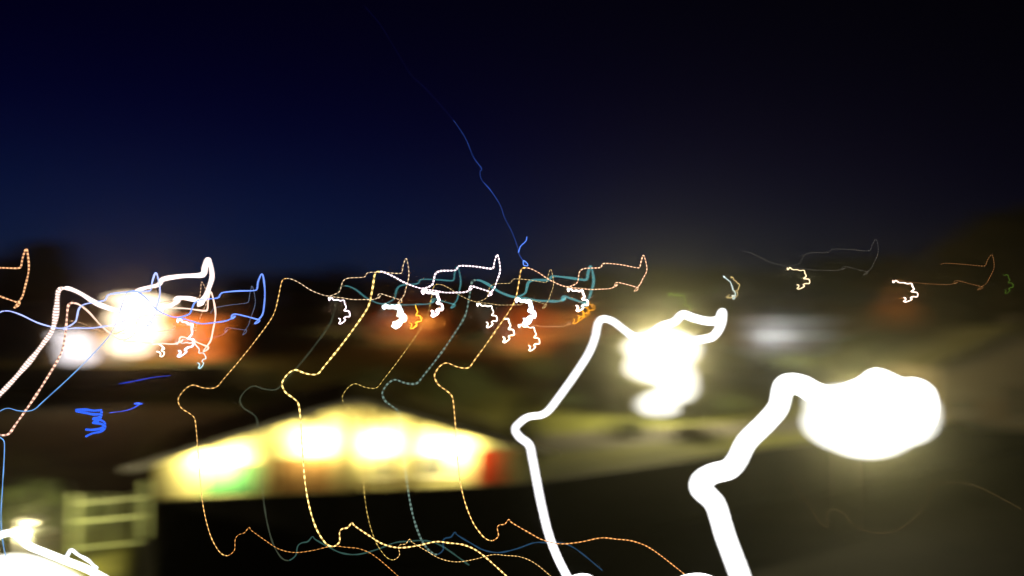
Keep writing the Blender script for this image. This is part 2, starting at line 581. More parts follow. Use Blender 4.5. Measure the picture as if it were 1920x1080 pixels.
WHITE = (1.0, 0.93, 0.72)
YG = (1.0, 0.84, 0.40)
PINK = (1.0, 0.66, 0.42)
COLD = (0.75, 0.85, 1.0)
ORA = (1.0, 0.32, 0.05)
street_lamp(1240, 655, 72, YG, 24000, 'tall street lamp with a white glare above the lit road', 1.2, cone=None, halo_power=42000)
street_lamp(1620, 775, 50, (1.0, 0.88, 0.38), 3000, 'nearest street lamp at the right with the widest white glare', 1.2, ground=-3.5, cone=None, halo_power=48000)
street_lamp(255, 600, 104, (1.0, 0.50, 0.20), 11000, 'street lamp in the orange glare at the far left', cone=None)
street_lamp(142, 625, 99, (1.0, 0.9, 0.85), 5000, 'street lamp in the white glare left of the orange one')
street_lamp(345, 630, 106, (0.8, 0.8, 1.0), 1500, 'street lamp with blue white light beside the orange glare')
for px, py, Y, col, pw, lab in (
        (645, 580, 185, PINK, 2500, 'distant pinkish street lamp, first right of the dark gap'),
        (745, 592, 150, (0.8, 1, 0.9), 900, 'distant greenish white street lamp before the orange houses'),
        (776, 602, 142, ORA, 3600, 'distant amber street lamp beside the greenish white one'),
        (815, 572, 200, PINK, 2500, 'distant street lamp above the amber one'),
        (915, 588, 165, WHITE, 1200, 'distant street lamp left of the blue white one'),
        (946, 618, 132, WHITE, 900, 'low street lamp under the distant row, left of the orange wall'),
        (990, 588, 160, COLD, 700, 'distant blue white street lamp above the orange wall'),
        (1000, 632, 124, ORA, 3600, 'low street lamp before the orange wall'),
        (1086, 562, 190, PINK, 2500, 'distant street lamp above the small amber lights'),
        (1080, 596, 146, ORA, 2200, 'distant amber street lamp left of the tall white glare'),
        (1275, 565, 185, (0.8, 1, 0.4), 1200, 'distant greenish street lamp above the tall white glare'),
        (1378, 545, 230, WHITE, 1500, 'faint distant street lamp right of the tall white glare'),
        (1500, 520, 250, YG, 1500, 'faint distant street lamp above the white house'),
        (1697, 548, 200, ORA, 900, 'distant amber street lamp left of the brown tree')):
    street_lamp(px, py, Y, col, pw, lab, 0.6, cone=None if col is ORA else 165)
# low lamp beside the bush at the lower left
street_lamp(55, 985, 29.5, YG, 1500, 'low garden lamp glaring at the lower left corner', 0.3, cone=None)

# ------------------------------------------------------------------ houses of the town
house('orange_building', 'orange rendered building under the glare at the far left', 330, 112, 12, 6.0, 8.6, 9, M['orange'], M['darkroof'], 0.05,
      wins=[(-4.8, -3.4, 3.4, 4.8), (-1.4, 0, 3.4, 4.8), (2.2, 3.6, 3.4, 4.8), (-4.8, -3.4, 0.8, 2.2), (2.2, 3.6, 0.8, 2.2)], door=(-1.2, 0.0, 2.1))
house('pale_building', 'pale building left of the orange one', 165, 108, 9, 4.8, 7.2, 8, M['grey'], M['darkroof'], -0.05,
      wins=[(-3.2, -1.8, 0.9, 2.2), (1.6, 3.0, 0.9, 2.2), (-3.2, -1.8, 3.0, 4.1), (1.6, 3.0, 3.0, 4.1)], door=(-0.5, 0.5, 2.1))
TOWN = [
    # px, Y, W, H, ridge, depth, wall, roof, gable, label
    (560, 205, 13, 4.6, 7.6, 9, 'grey', 'darkroof', False, 'dark house left of the distant row'),
    (655, 196, 11, 4.4, 7.6, 9, 'tan', 'darkroof', True, 'dark gabled house under the pinkish lamp'),
    (765, 155, 11, 5.2, 8.0, 9, 'orange', 'rustroof', False, 'orange lit house behind the amber lamp'),
    (850, 188, 12, 4.6, 8.2, 9, 'ochre', 'rustroof', True, 'ochre gabled house between the orange houses'),
    (990, 136, 7.5, 5.0, 7.6, 8, 'orange', 'rustroof', True, 'orange gabled house under the blue white lamp'),
    (1075, 160, 9, 4.6, 7.4, 9, 'ochre', 'rustroof', False, 'ochre house behind the small amber lights'),
    (1165, 178, 11, 4.6, 7.6, 9, 'tan', 'darkroof', False, 'tan house left of the tall white glare'),
    (1345, 112, 5.5, 3.0, 5.0, 6, 'ochre', 'rustroof', True, 'small warm lit house right of the tall white glare'),
    (1560, 190, 13, 4.4, 7.2, 9, 'pink', 'rustroof', False, 'low pinkish house behind the white house'),
    (1680, 205, 11, 4.2, 7.0, 9, 'tan', 'rustroof', True, 'tan gabled house left of the brown tree'),
]
for px, Y, W, H, rg, dp, wm, rm, gb, lab in TOWN:
    ws = [(-W * 0.36, -W * 0.36 + 1.2, 0.9, 2.2), (W * 0.22, W * 0.22 + 1.2, 0.9, 2.2)]
    if H > 4:
        ws += [(-W * 0.36, -W * 0.36 + 1.2, 2.9, 4.0), (W * 0.22, W * 0.22 + 1.2, 2.9, 4.0)]
    house('house', lab, px, Y, W, H, rg, dp, M[wm], M[rm], random.uniform(-0.2, 0.2), gb, ws, (-0.6, 0.5, 2.1), group='houses of the town')
wh = house('white_house', 'white house with long pale balconies beside the parked car', 1478, 122, 11, 5.6, 6.8, 8, M['grey'], M['darkroof'], 0.03,
           wins=[(-4.6, -3.2, 0.8, 2.0), (-1.6, -0.2, 0.8, 2.0), (3.0, 4.4, 0.8, 2.0), (-4.6, -3.2, 3.2, 4.4), (-1.6, -0.2, 3.2, 4.4), (3.0, 4.4, 3.2, 4.4)],
           door=(1.0, 2.0, 2.1), bands=[(2.35, 2.85, 1.2), (4.7, 5.0, 1.2)])
house('tan_house', 'large tan house with a sloping roof at the right edge', 1905, 74, 15, 5.2, 8.8, 12, M['tan'], M['roof'], -0.12, True,
      wins=[(-5.6, -4.2, 0.9, 2.4), (-0.4, 1.2, 0.5, 3.6), (3.8, 5.2, 0.9, 2.4)], door=(-3.0, -1.9, 2.2), doorm=M['brown'])
# still night air, lit by the lamps
hz = MB().box(-480, 480, -40, 470, -5.0, 62).build('haze', None)
hz['kind'] = 'stuff'
hm, hn, hl, hp = node_mat('haze_air')
hn.remove(hp)
pv = hn.new('ShaderNodeVolumePrincipled')
pv.inputs['Color'].default_value = (0.95, 0.95, 0.88, 1)
pv.inputs['Density'].default_value = 0.0003
pv.inputs['Anisotropy'].default_value = 0.965
hl.new(pv.outputs[0], hn['Material Output'].inputs['Volume'])
hz.data.materials.append(hm)
street_lamp(1452, 628, 112, (0.95, 0.97, 1.0), 2800, 'small white street lamp between the parked car and the white house', 0.5, cone=None)


# ------------------------------------------------------------------ trees and shrubs
def leaf_mesh(name, n, rx, rz, leaf, clumps, seed, flat=0.0):
    """n leaf-sized quads gathered in clumps over an uneven crown centred on the origin"""
    g = np.random.default_rng(seed)
    cl = g.normal(size=(clumps, 3))
    cl /= np.linalg.norm(cl, axis=1)[:, None]
    cl *= (g.uniform(0.35, 1.0, clumps) ** 0.6)[:, None]
    cl[:, 2] = np.maximum(cl[:, 2], -0.75 + flat)
    cr = g.uniform(0.16, 0.34, clumps)
    pick = g.integers(0, clumps, n)
    d = g.normal(size=(n, 3))
    d /= np.linalg.norm(d, axis=1)[:, None]
    pos = cl[pick] + d * (cr[pick] * g.uniform(0.4, 1.0, n) ** 0.5)[:, None]
    pos *= np.array([rx, rx, rz])
    a = g.normal(size=(n, 3)); a /= np.linalg.norm(a, axis=1)[:, None]
    b = np.cross(a, g.normal(size=(n, 3))); b /= np.linalg.norm(b, axis=1)[:, None]
    s = leaf * g.uniform(0.6, 1.3, n)[:, None]
    v = np.empty((n, 4, 3))
    v[:, 0] = pos - a * s; v[:, 1] = pos - b * s * 0.5; v[:, 2] = pos + a * s; v[:, 3] = pos + b * s * 0.5
    me = bpy.data.meshes.new(name)
    me.from_pydata(v.reshape(-1, 3).tolist(), [], np.arange(n * 4).reshape(n, 4).tolist())
    return me


def trunk_mesh(name, h, r, rx, seed, limbs=6):
    g = random.Random(seed)
    mb = MB()
    top = Vector((g.uniform(-.3, .3), g.uniform(-.3, .3), h * 1.25))
    mb.tube([(0, 0, -0.4), (0.03, 0, h * 0.4), (top.x * .5, top.y * .5, h * 0.9), top], [r * 1.25, r, r * 0.75, r * 0.3], 8)
    for k in range(limbs):
        a = 2 * math.pi * k / limbs + g.uniform(-.3, .3)
        z0 = h * g.uniform(0.6, 1.0)
        e = Vector((math.cos(a) * rx * .65, math.sin(a) * rx * .65, z0 + h * g.uniform(.3, .7)))
        m_ = Vector((e.x * .45, e.y * .45, (z0 + e.z) / 2 + .1))
        mb.tube([(0.02, 0, z0), m_, e], [r * .5, r * .33, r * .1], 6)
    return mb.mesh(name, True)


CROWN = {k: leaf_mesh('crown_' + k, n, rx, rz, lf, cl, sd) for k, n, rx, rz, lf, cl, sd in (
    ('round', 5200, 1.0, 0.95, 0.075, 60, 3), ('tall', 5200, 0.8, 1.25, 0.075, 55, 5), ('broad', 6200, 1.25, 0.85, 0.075, 75, 8))}
for k, m_ in zip(CROWN, ('leafdark', 'leafdark', 'leafdark')):
    CROWN[k].materials.append(M[m_])
TRUNK = {k: trunk_mesh('trunk_' + k, 1.0, 0.09, 1.0, i + 2) for i, k in enumerate(CROWN)}
for k in TRUNK:
    TRUNK[k].materials.append(M['bark'])
TREES = [
    # px, Y, crown top py, crown width px, kind, leaf material, label
    (85, 150, 452, 120, 'round', 'leafdark', 'tall dark tree at the far left against the blue sky'),
    (12, 160, 470, 90, 'tall', 'leafdark', 'dark tree at the left edge of the skyline'),
    (455, 230, 512, 90, 'broad', 'leafdark', 'dark tree right of the orange glare on the skyline'),
    (560, 240, 508, 110, 'broad', 'leafdark', 'broad dark tree under the thin gold loop on the skyline'),
    (640, 250, 500, 80, 'round', 'leafdark', 'round dark tree above the pinkish lamp'),
    (730, 280, 515, 90, 'broad', 'leafdark', 'low dark tree above the greenish white lamp'),
    (860, 290, 520, 110, 'broad', 'leafdark', 'broad dark tree in the middle of the skyline'),
    (985, 290, 512, 90, 'round', 'leafdark', 'dark tree above the blue white lamp on the skyline'),
    (1120, 260, 505, 110, 'broad', 'leafdark', 'dark tree left above the tall white glare'),
    (1240, 250, 500, 100, 'round', 'leafdark', 'dark tree straight above the tall white glare'),
    (1345, 280, 500, 110, 'broad', 'leafdark', 'dark tree right above the tall white glare'),
    (1450, 290, 505, 90, 'round', 'leafdark', 'low dark tree over the white house on the skyline'),
    (1570, 280, 480, 120, 'broad', 'leafdark', 'broad dark tree right of the white house on the skyline'),
    (1660, 270, 470, 100, 'tall', 'leafdark', 'dark tree left of the big brown tree on the skyline'),
    (1800, 96, 440, 170, 'round', 'leafbrown', 'brown lit tree behind the tan house, left of the taller one'),
    (1915, 92, 375, 220, 'tall', 'leafbrown', 'tallest brown tree at the right edge'),
    (1205, 82, 640, 90, 'round', 'leaf', 'leafy green tree in the tall white glare'),
    (1120, 88, 628, 95, 'broad', 'leaf', 'green tree left of the tall white glare'),
    (1335, 90, 632, 100, 'round', 'leaf', 'green tree right of the tall white glare, before the small warm house'),
    (1055, 102, 640, 70, 'round', 'leafbrown', 'brownish tree between the bungalow and the tall white glare'),
    (1600, 92, 640, 120, 'broad', 'leaf', 'green tree above the thickest white trail'),
    (1425, 100, 670, 75, 'round', 'leaf', 'small green tree below the parked car'),
    (1010, 90, 655, 80, 'tall', 'leaf', 'green tree behind the right end of the bungalow'),
]
for i, (px, Y, py, wpx, kd, lm, lab) in enumerate(TREES):
    c = at(px, py, Y)
    g = terrain(c.x, Y)
    top = c.z - g
    cw = wpx * Y / FPX / 2 / {'round': 1.0, 'tall': .8, 'broad': 1.25}[kd]
    rzc = {'round': .95, 'tall': 1.25, 'broad': .85}[kd]
    sx = cw
    szc = min(cw * 1.15, top * 0.62 / (2 * rzc))
    zc = top - szc * rzc * 1.1
    t = empty('tree', (c.x, Y, g), random.uniform(0, 6), lab, 'tree', 'trees')
    tr = link('trunk', TRUNK[kd], t)
    tr.scale = (sx * .75, sx * .75, max(0.5, zc * 0.85))
    cme = CROWN[kd]
    if lm != 'leafdark':
        cme = leaf_mesh('crown', 9000, 1.0, rzc, 0.055, 80, 20 + i)
        cme.materials.append(M[lm])
    cr = link('crown', cme, t)
    cr.location = (0, 0, zc)
    cr.scale = (sx, sx, szc)


def shrub(px, py, Y, wpx, hpx, lm, label, seed, n=5000, group='shrubs'):
    c = at(px, py, Y)
    g = terrain(c.x, Y)
    top = c.z - g
    rx = wpx * Y / FPX / 2
    t = empty('shrub', (c.x, Y, g), 0, label, 'shrub', group)
    me = leaf_mesh('foliage', n, rx * .8, top * .45, 0.10, 45, seed, 0.1)
    me.materials.append(M[lm])
    o = link('foliage', me, t)
    o.location = (0, 0, top * .52)
    mb = MB()
    for k in range(5):
        a = k * 1.26
        mb.tube([(0.05 * math.cos(a), 0.05 * math.sin(a), -0.2), (rx * .3 * math.cos(a), rx * .3 * math.sin(a), top * .7)], [0.05, 0.02], 5)
    mb.build('stem', M['bark'], t)


shrub(45, 880, 34, 190, 130, 'leaf', 'dense green bush lit from below at the left edge', 41, 9000)
shrub(150, 925, 36, 110, 100, 'leaf', 'green bush behind the pale gate', 42)
shrub(985, 742, 50, 60, 90, 'leaf', 'yellow green shrub at the right corner of the bungalow', 43)
shrub(1070, 735, 84, 90, 60, 'leaf', 'low shrub left of the lit road', 44)
shrub(1350, 735, 80, 110, 60, 'leaf', 'low shrub below the small warm lit house', 45)
shrub(1680, 690, 84, 130, 70, 'leafbrown', 'brown shrub left of the tan house', 46)
shrub(1180, 790, 66, 100, 40, 'leaf', 'low hedge on the near side of the lit road', 50)
shrub(1300, 800, 64, 120, 40, 'leafbrown', 'low brown hedge beside the lit road', 51)
shrub(700, 690, 76, 150, 60, 'leaf', 'long hedge showing over the ridge of the bungalow', 47)
shrub(480, 690, 80, 170, 60, 'leaf', 'olive hedge left behind the bungalow roof', 48)
shrub(860, 680, 82, 150, 60, 'leaf', 'olive hedge right behind the bungalow roof', 49)


# ------------------------------------------------------------------ pale gate at the lower left
def gate():
    a = at(138, 1030, 33)
    z = terrain(a.x, 33)
    t = empty('garden_gate', (a.x, 33, z), 0.12, 'pale green railed garden gate beside the lit bush', 'gate')
    W = 2.75
    for x, h in ((0, 2.3), (W, 2.75)):
        MB().box(x - .05, x + .05, -.05, .05, -.3, h).box(x - .07, x + .07, -.07, .07, h + .002, h + .08).build('post', M['palegreen'], t)
    for z0, s_ in ((0.15, .05), (1.2, .07), (1.95, .05)):
        MB().prism([(.075, -.03, z0), (W - .075, -.03, z0 + .18), (W - .075, -.03, z0 + .18 + s_), (.075, -.03, z0 + s_)], (0, .06, 0)).build('rail', M['palegreen'], t)
    for k in range(3):
        x = .45 + k * .92
        MB().box(x - .025, x + .025, .035, .075, .2, 2.35).build('upright', M['palegreen'], t)


gate()


# dark boundary wall before the lit buildings at the left
a, b = at(-160, 600, 90), at(440, 600, 95)
t = empty('boundary_wall', (a.x, a.y, terrain(a.x, a.y)), math.atan2(b.y - a.y, b.x - a.x), 'black boundary wall under the orange glare at the left', 'wall')
Lw = math.hypot(b.x - a.x, b.y - a.y)
box('wall_face', M['stone'], t, 0, Lw, 0, 0.3, -1.5, 3.35)
box('coping', M['stone'], t, -0.05, Lw + 0.05, -0.06, 0.36, 3.353, 3.45)


# ------------------------------------------------------------------ parked car
def car():
    c = at(1425, 668, 108)
    z = terrain(c.x, 106)
    t = empty('parked_car', (c.x, 106, z), 0.25, 'white parked car with red tail lights before the white house', 'car')
    prof = [(-2.1, .3), (-2.15, .75), (-1.9, .92), (-1.35, .98), (-.75, 1.42), (.75, 1.45), (1.5, .98), (2.1, .85), (2.2, .55), (2.1, .3)]
    bm = MB()
    rows = []
    for y, k in ((-.82, .94), (-.7, 1.0), (.7, 1.0), (.82, .94)):
        rows.append([(x * (0.97 if abs(y) > .8 else 1), y * (1 - max(0, z_ - .95) * .35), .3 + (z_ - .3) * k) for x, z_ in prof])
    n = len(prof)
    vs_ = [p for r in rows for p in r]
    fs = [(i * n + j, i * n + (j + 1) % n, (i + 1) * n + (j + 1) % n, (i + 1) * n + j) for i in range(3) for j in range(n)]
    fs += [tuple(range(n)), tuple(range(4 * n - 1, 3 * n - 1, -1))]
    bm.add(vs_, fs).build('body', M['carwhite'], t)
    for y in (-.79, .79):
        s_ = 1 if y > 0 else -1
        MB().prism([(-1.15, y * .99, 1.0), (-.68, y * .93, 1.33), (.68, y * .93, 1.36), (1.25, y * .99, 1.0)], (0, s_ * .03, 0)).build('side_window', M['glass'], t)
        for x in (-1.35, 1.35):
            tw = MB().tube([(x, y - s_ * .14, .32), (x, y + s_ * .06, .32)], .32, 18).build('wheel', M['rubber'], t)
            MB().tube([(x, y + s_ * .062, .32), (x, y + s_ * .08, .32)], .19, 14).build('rim', M['metal'], tw)
    for y in (-.62, .62):
        MB().box(-2.19, -2.1, y - .13, y + .13, .68, .84).build('tail_light', M['tail'], t)
        MB().box(2.1, 2.23, y - .15, y + .15, .6, .74).build('headlight', M['white'], t)
    for x, h in ((-2.12, .45), (2.14, .42)):
        MB().box(x - .09, x + .09, -.8, .8, h - .1, h + .1).build('bumper', M['carwhite'], t)


car()

# ------------------------------------------------------------------ light trails
# the course that every trail repeats, in photograph pixels
T = np.array([
    (634, 597), (638, 598.6), (638.4, 602.5), (635.2, 606.4), (638, 607.7), (643, 605), (648, 600), (645, 597), (649.4, 594), (655.3, 594), (656, 590), (654, 583.7),
    (645.5, 582.4), (649.4, 576.6), (646.6, 569.4), (645, 563), (638, 564.2), (634, 562), (626, 562.3), (621, 557.5), (617.7, 563.6), (616.4, 557),          # 21 tick
    (625, 556.7), (640.4, 558.4), (661, 561.7), (683, 561.7), (700, 561.4), (709, 557.8), (714, 554.1), (709.7, 559), (708.4, 553.9), (713, 550.6), (728.5, 555.2), (746.6, 561), (753, 563), (751, 567),
    (744.7, 569.8),                                                                                                                                         # 36 hook
    (750.5, 562.3), (757, 554), (761, 541), (766.7, 514.6),
    (762, 485.4),                                                                                                                                           # 41 apex
    (756, 498), (753.7, 510), (748, 513), (718.8, 511), (692, 511), (686.5, 514.6), (682, 519.8), (654, 521.5), (643.7, 527), (640, 537.5), (636.5, 547), (625, 553), (615.6, 554.8),  # 54 back
    (604, 552.5), (583, 544), (562.5, 531), (547, 523.5),
    (538, 522),                                                                                                                                             # 59 peak
    (532, 523.3), (527.7, 530), (521.9, 558), (515.6, 583), (506, 602), (478, 640), (450, 675), (420, 710), (408, 724), (397, 728), (380, 727), (362, 722), (348, 729), (337, 742),
    (334, 752),                                                                                                                                             # 74 corner
    (340, 765), (355, 775), (364, 783), (367, 797), (370, 830), (373, 870), (377, 920), (384, 965), (395, 1005), (408, 1030), (418, 1040),
    (427, 1042),                                                                                                                                            # 86 bottom
    (434, 1038), (440, 1030), (441, 1012), (447, 1003), (458, 999),
    (467, 989),                                                                                                                                             # 92 spike
    (472, 995), (497, 1013), (522, 1029), (552, 1036), (587, 1032), (622, 1024), (647, 1026), (677, 1030), (707, 1046), (757, 1090)], float)                # 102 end
LM = dict(SQ=3, TICK=21, HOOK=36, APEX=41, PEAK=59, CORNER=74, BOTTOM=86, SPIKE=92, END=102)


def course(marks):
    """the template moved onto a lamp's own landmarks"""
    ks = list(marks)
    src = np.array([T[LM[k]] for k in ks]); dst = np.array([marks[k] for k in ks], float)
    if len(ks) == 1:
        return T + (dst - src)[0]
    if len(ks) == 2:
        a = complex(*(src[1] - src[0])); b = complex(*(dst[1] - dst[0])); q = b / a
        z = (T[:, 0] - src[0, 0]) + 1j * (T[:, 1] - src[0, 1])
        z = z * q
        return np.stack([z.real + dst[0, 0], z.imag + dst[0, 1]], 1)
    A = np.c_[src, np.ones(len(ks))]
    sol, *_ = np.linalg.lstsq(A, dst, rcond=None)
    out = np.c_[T, np.ones(len(T))] @ sol
    res = dst - A @ sol
    d = np.linalg.norm(T[:, None] - src[None], axis=2)
    wt = 1 / (d ** 2 + 4.0)
    wt /= wt.sum(1)[:, None]
    return out + wt @ res


def catmull(P, step):
    P = np.asarray(P, float)
    out = []
    n = len(P)
    for i in range(n - 1):
        p0, p1, p2, p3 = P[max(i - 1, 0)], P[i], P[i + 1], P[min(i + 2, n - 1)]
        k = max(1, min(60, int(np.linalg.norm(p2[:2] - p1[:2]) / step)))
        for j in range(k):
            t = j / k
            out.append(0.5 * (2 * p1 + (p2 - p0) * t + (2 * p0 - 5 * p1 + 4 * p2 - p3) * t * t + (3 * p1 - p0 - 3 * p2 + p3) * t ** 3))
    out.append(P[-1])
    return np.array(out)


_bm = bmesh.new()
bmesh.ops.create_icosphere(_bm, subdivisions=2, radius=1.0)
BALL_V = np.array([v.co[:] for v in _bm.verts])
BALL_F = np.array([[v.index for v in f.verts] for f in _bm.faces])
_bm.free()


def sweep(name, W3, rad, parent, material):
    """a thick round strand with soft bends: balls run along the course and fused into one skin"""
    V, F, last = [], [], None
    for p, r in zip(W3, rad):
        if last is not None and (p - last).length < r * 0.22:
            continue
        last = p
        F.append(BALL_F + len(V) * len(BALL_V))
        V.append(BALL_V * r + np.array(p - parent.location))
    me = bpy.data.meshes.new(name)
    me.from_pydata(np.concatenate(V).tolist(), [], np.concatenate(F).tolist())
    o = link(name, me, parent, material)
    md = o.modifiers.new('fuse', 'REMESH')
    md.mode = 'VOXEL'
    md.voxel_size = float(np.min(rad)) * 0.22
    md.use_smooth_shade = True
    return o


def strand(name, pts, width, depth, material, parent, n=6, taper=True, dz=None):
    """pts: photograph pixels; a round tube `width` pixels thick hung at `depth` metres, swaying in depth as it runs"""
    width_ = np.full(len(pts), float(width)) if np.isscalar(width) else np.asarray(width, float)
    q = catmull(np.c_[np.asarray(pts, float), width_], max(2.0, width_.mean() * (0.09 if width_.max() > 9 else 0.35)))
    W3, rad = [], []
    for i, (x, y, ww) in enumerate(q):
        dd = depth + 0.25 * math.sin(x * 0.013 + y * 0.009)
        W3.append(at(x, y, dd))
        if ww < 9:
            ww *= 1 + 0.28 * math.sin(i * 0.31 + x * 0.05) * math.sin(i * 0.083 + depth * 7)
        rad.append(max(ww, 0.3) / 2 * dd / FPX)
    rad = np.array(rad)
    rad0 = rad.copy()
    L = np.r_[0, np.cumsum([(b - a).length for a, b in zip(W3[:-1], W3[1:])])]
    # rounded ends
    for arr, s_ in ((L, 1), (L[-1] - L, -1)):
        e = np.clip(arr / np.maximum(rad, 1e-6), 0, 1)
        rad = rad * np.sqrt(np.clip(1 - (1 - e) ** 2, 0.02, 1))
    if width_.max() > 9:
        return sweep(name, W3, rad0, parent, material)
    mb = MB()
    mb.tube([p - parent.location for p in W3], list(rad), n)
    me = bpy.data.meshes.new(name)
    me.from_pydata(mb.v, [], mb.f)
    me.polygons.foreach_set('use_smooth', [True] * len(me.polygons))
    uv = me.uv_layers.new(name='run')
    ring = np.repeat(L, n)
    idx = np.empty(len(me.loops), int)
    me.loops.foreach_get('vertex_index', idx)
    co = np.zeros((len(me.loops), 2)); co[:, 0] = ring[np.minimum(idx, len(ring) - 1)]
    uv.data.foreach_set('uv', co.ravel())
    return link(name, me, parent, material)


PINKW = (1.0, 0.80, 0.86)
WHT = (1.0, 1.0, 1.0)
CREAM = (1.0, 0.72, 0.42)
GOLD = (1.0, 0.58, 0.10)
AMB = (1.0, 0.42, 0.10)
TEAL = (0.09, 0.34, 0.36)
BLUEW = (0.72, 0.82, 1.0)
BLUE = (0.10, 0.22, 1.0)
CYAN = (0.25, 0.65, 1.0)
GREENY = (0.45, 0.8, 0.12)

DASH = 11.5 * 16 / FPX          # flicker period: about 15 pixels of travel


def trail(label, marks, depth, knot=None, loop=None, fall=None, tail=None, upto=None, raw=None, group='light trails'):
    """each section: (width px, colour, strength, dashed)"""
    P = course(marks)
    o = at(*P[0], depth)
    t = empty('light_trail', o, 0, label, 'light trail', group)
    secs = (('bright_knot', 0, 21, knot), ('upper_loop', 21, 59, loop), ('falling_strand', 59, 86, fall), ('lower_strand', 86, 102, tail))
    for nm, a, b, sp in secs:
        if not sp:
            continue
        if upto and nm in upto:
            a, b = upto[nm]
        wd, col, st, da = sp
        if np.isscalar(wd) and wd < 16:
            wd *= 0.54 if nm == 'bright_knot' else 0.6
            st *= 1.0 if nm == 'bright_knot' else 0.7
        big = (wd if np.isscalar(wd) else max(wd)) > 9
        strand(nm, P[a:b + 1], wd, depth, glow('glow_' + nm, col, st, DASH * da, big), t, 12 if big else 6)
    return t


def raw_trail(label, pts, depth, width, col, strength, dash=0, name='strand', group='light trails', more=()):
    o = at(*pts[0], depth)
    t = empty('light_trail', o, 0, label, 'light trail', group)
    big = (width if np.isscalar(width) else max(width)) > 9
    strand(name, pts, width, depth, glow('glow_strand', col, strength, DASH * dash, big), t, 12 if big else 6)
    for nm, p2, w2, c2, s2, *dm in more:
        b2 = (w2 if np.isscalar(w2) else max(w2)) > 9
        strand(nm, p2, w2, dm[0] if dm else depth, glow('glow_strand', c2, s2, 0, b2), t, 12 if b2 else 6)
    return t


# gold and pinkish ones of the middle
trail('thin gold light trail that falls left of the bungalow gable', dict(SQ=(635, 606), TICK=(616, 557), APEX=(762, 485), HOOK=(745, 570), PEAK=(538, 522), CORNER=(334, 752), BOTTOM=(427, 1042), SPIKE=(467, 989)), 16.0,
      (3.6, PINKW, 4, 0), (1.9, CREAM, 2.2, .7), (2.3, (1, .55, .16), 2.4, .8), (1.3, AMB, 1.0, .7))
trail('bold yellow light trail falling across the middle of the bungalow', dict(SQ=(809, 592), TICK=(792, 543), APEX=(933, 478), HOOK=(915, 555), PEAK=(712, 509), CORNER=(529, 722), BOTTOM=(625, 1025), SPIKE=(660, 980), END=(955, 1085)), 16.2,
      (8.5, PINKW, 6, 0), (4.2, PINKW, 4, .6), (4.2, (1, .68, .2), 4, 1.0), (3.6, (1, .62, .2), 3.5, .8))
trail('gold dashed light trail falling past the red door', dict(SQ=(1081, 582), TICK=(1064, 540), APEX=(1207, 479), HOOK=(1189, 546), PEAK=(986, 502), CORNER=(815, 708), BOTTOM=(923, 1014), SPIKE=(954, 974), END=(1285, 1078)), 15.9,
      (6.0, (1, .78, .68), 5, 0), (3.0, (1, .55, .32), 2.6, .6), (3.2, (1, .56, .16), 3, .9), (2.6, (1, .42, .12), 2.2, .7))
trail('broad teal light trail ending in a blue white knot', dict(SQ=(982, 606), TICK=(967, 559), APEX=(1108, 499), PEAK=(893, 525), CORNER=(717, 740), BOTTOM=(820, 1040), SPIKE=(853, 998), END=(1130, 1070)), 16.4,
      (14, BLUEW, 6, 0), (8, TEAL, .55, 0), (6, (.20, .32, .27), .5, .8), (4, (.04, .14, .28), .28, 0))
trail('faint greenish light trail ending in a square white knot', dict(SQ=(738, 612), TICK=(719, 572), APEX=(858, 500), PEAK=(646, 536), CORNER=(450, 752), BOTTOM=(542, 1051), SPIKE=(586, 1006), END=(880, 1060)), 16.5,
      (15, (.86, 1, .94), 5, 0), (4, TEAL, .45, 0), (4, (.2, .25, .16), .16, 0), (4, (.12, .3, .25), .2, 0))
trail('thinnest dashed light trail between the teal and yellow ones', dict(SQ=(912, 613), TICK=(894, 568), APEX=(1033, 505), HOOK=(1017, 578), PEAK=(822, 533), CORNER=(642, 748), BOTTOM=(738, 1050), SPIKE=(768, 1011), END=(1060, 1105)), 16.1,
      (3.6, (1, .85, .7), 4.5, 0), (1.5, (1, .7, .3), 1.6, .6), (1.2, (.9, .62, .15), 1.1, .8), (1.3, (1, .6, .2), 1.3, .6))
trail('small white zigzag knot left of the orange wall', dict(SQ=(943, 641)), 15.8, (3.8, (1, .93, .7), 4.5, 0), upto=dict(bright_knot=(0, 16)))
trail('small cream zigzag knot below the blue white one', dict(SQ=(991, 657)), 15.8, (3.2, (1, .85, .65), 4.5, 0), (1.2, (1, .6, .3), .7, 0), upto=dict(upper_loop=(21, 31)))
trail('amber zigzag knot right of the square white one', dict(SQ=(769, 615)), 15.9, (4.5, (1, .45, .03), 2.2, 0), upto=dict(bright_knot=(0, 15)))
for dx, dy, lab in ((0, 0, 'left'), (9, -6, 'middle'), (18, -12, 'right')):
    trail(f'tiny amber zigzag knot, {lab} one of the three below the gold knot', dict(SQ=(1074 + dx, 606 + dy)), 15.7 + .1 * dx, (2.4, (1, .38, .02), 2.0, 0), upto=dict(bright_knot=(0, 13)))
trail('green yellow knot just above the tall white glare', dict(SQ=(1274, 597), TICK=(1253, 549)), 16.1, (2.6, (.35, .5, .06), .8, 0), (1.3, (.2, .3, .04), .3, 0), upto=dict(bright_knot=(9, 21), upper_loop=(21, 31)))
trail('pale grey knot right above the tall white glare', dict(SQ=(1374, 560), TICK=(1356, 516), APEX=(1400, 490)), 16.0, (2.2, (.7, .85, .8), 1.8, 0))
trail('yellowish knot crossing the pale grey one', dict(SQ=(1362, 556), TICK=(1372, 517)), 16.3, (2.0, (.9, .65, .25), 1.3, 0))
trail('thin cream knot over the white house', dict(SQ=(1494, 541), TICK=(1476, 501), APEX=(1643, 449)), 16.0, (3.0, (1, .75, .42), 2.4, 0), (1.0, (.4, .36, .3), .25, .5), (1.0, (.25, .22, .16), .12, .5), upto=dict(falling_strand=(59, 68)))
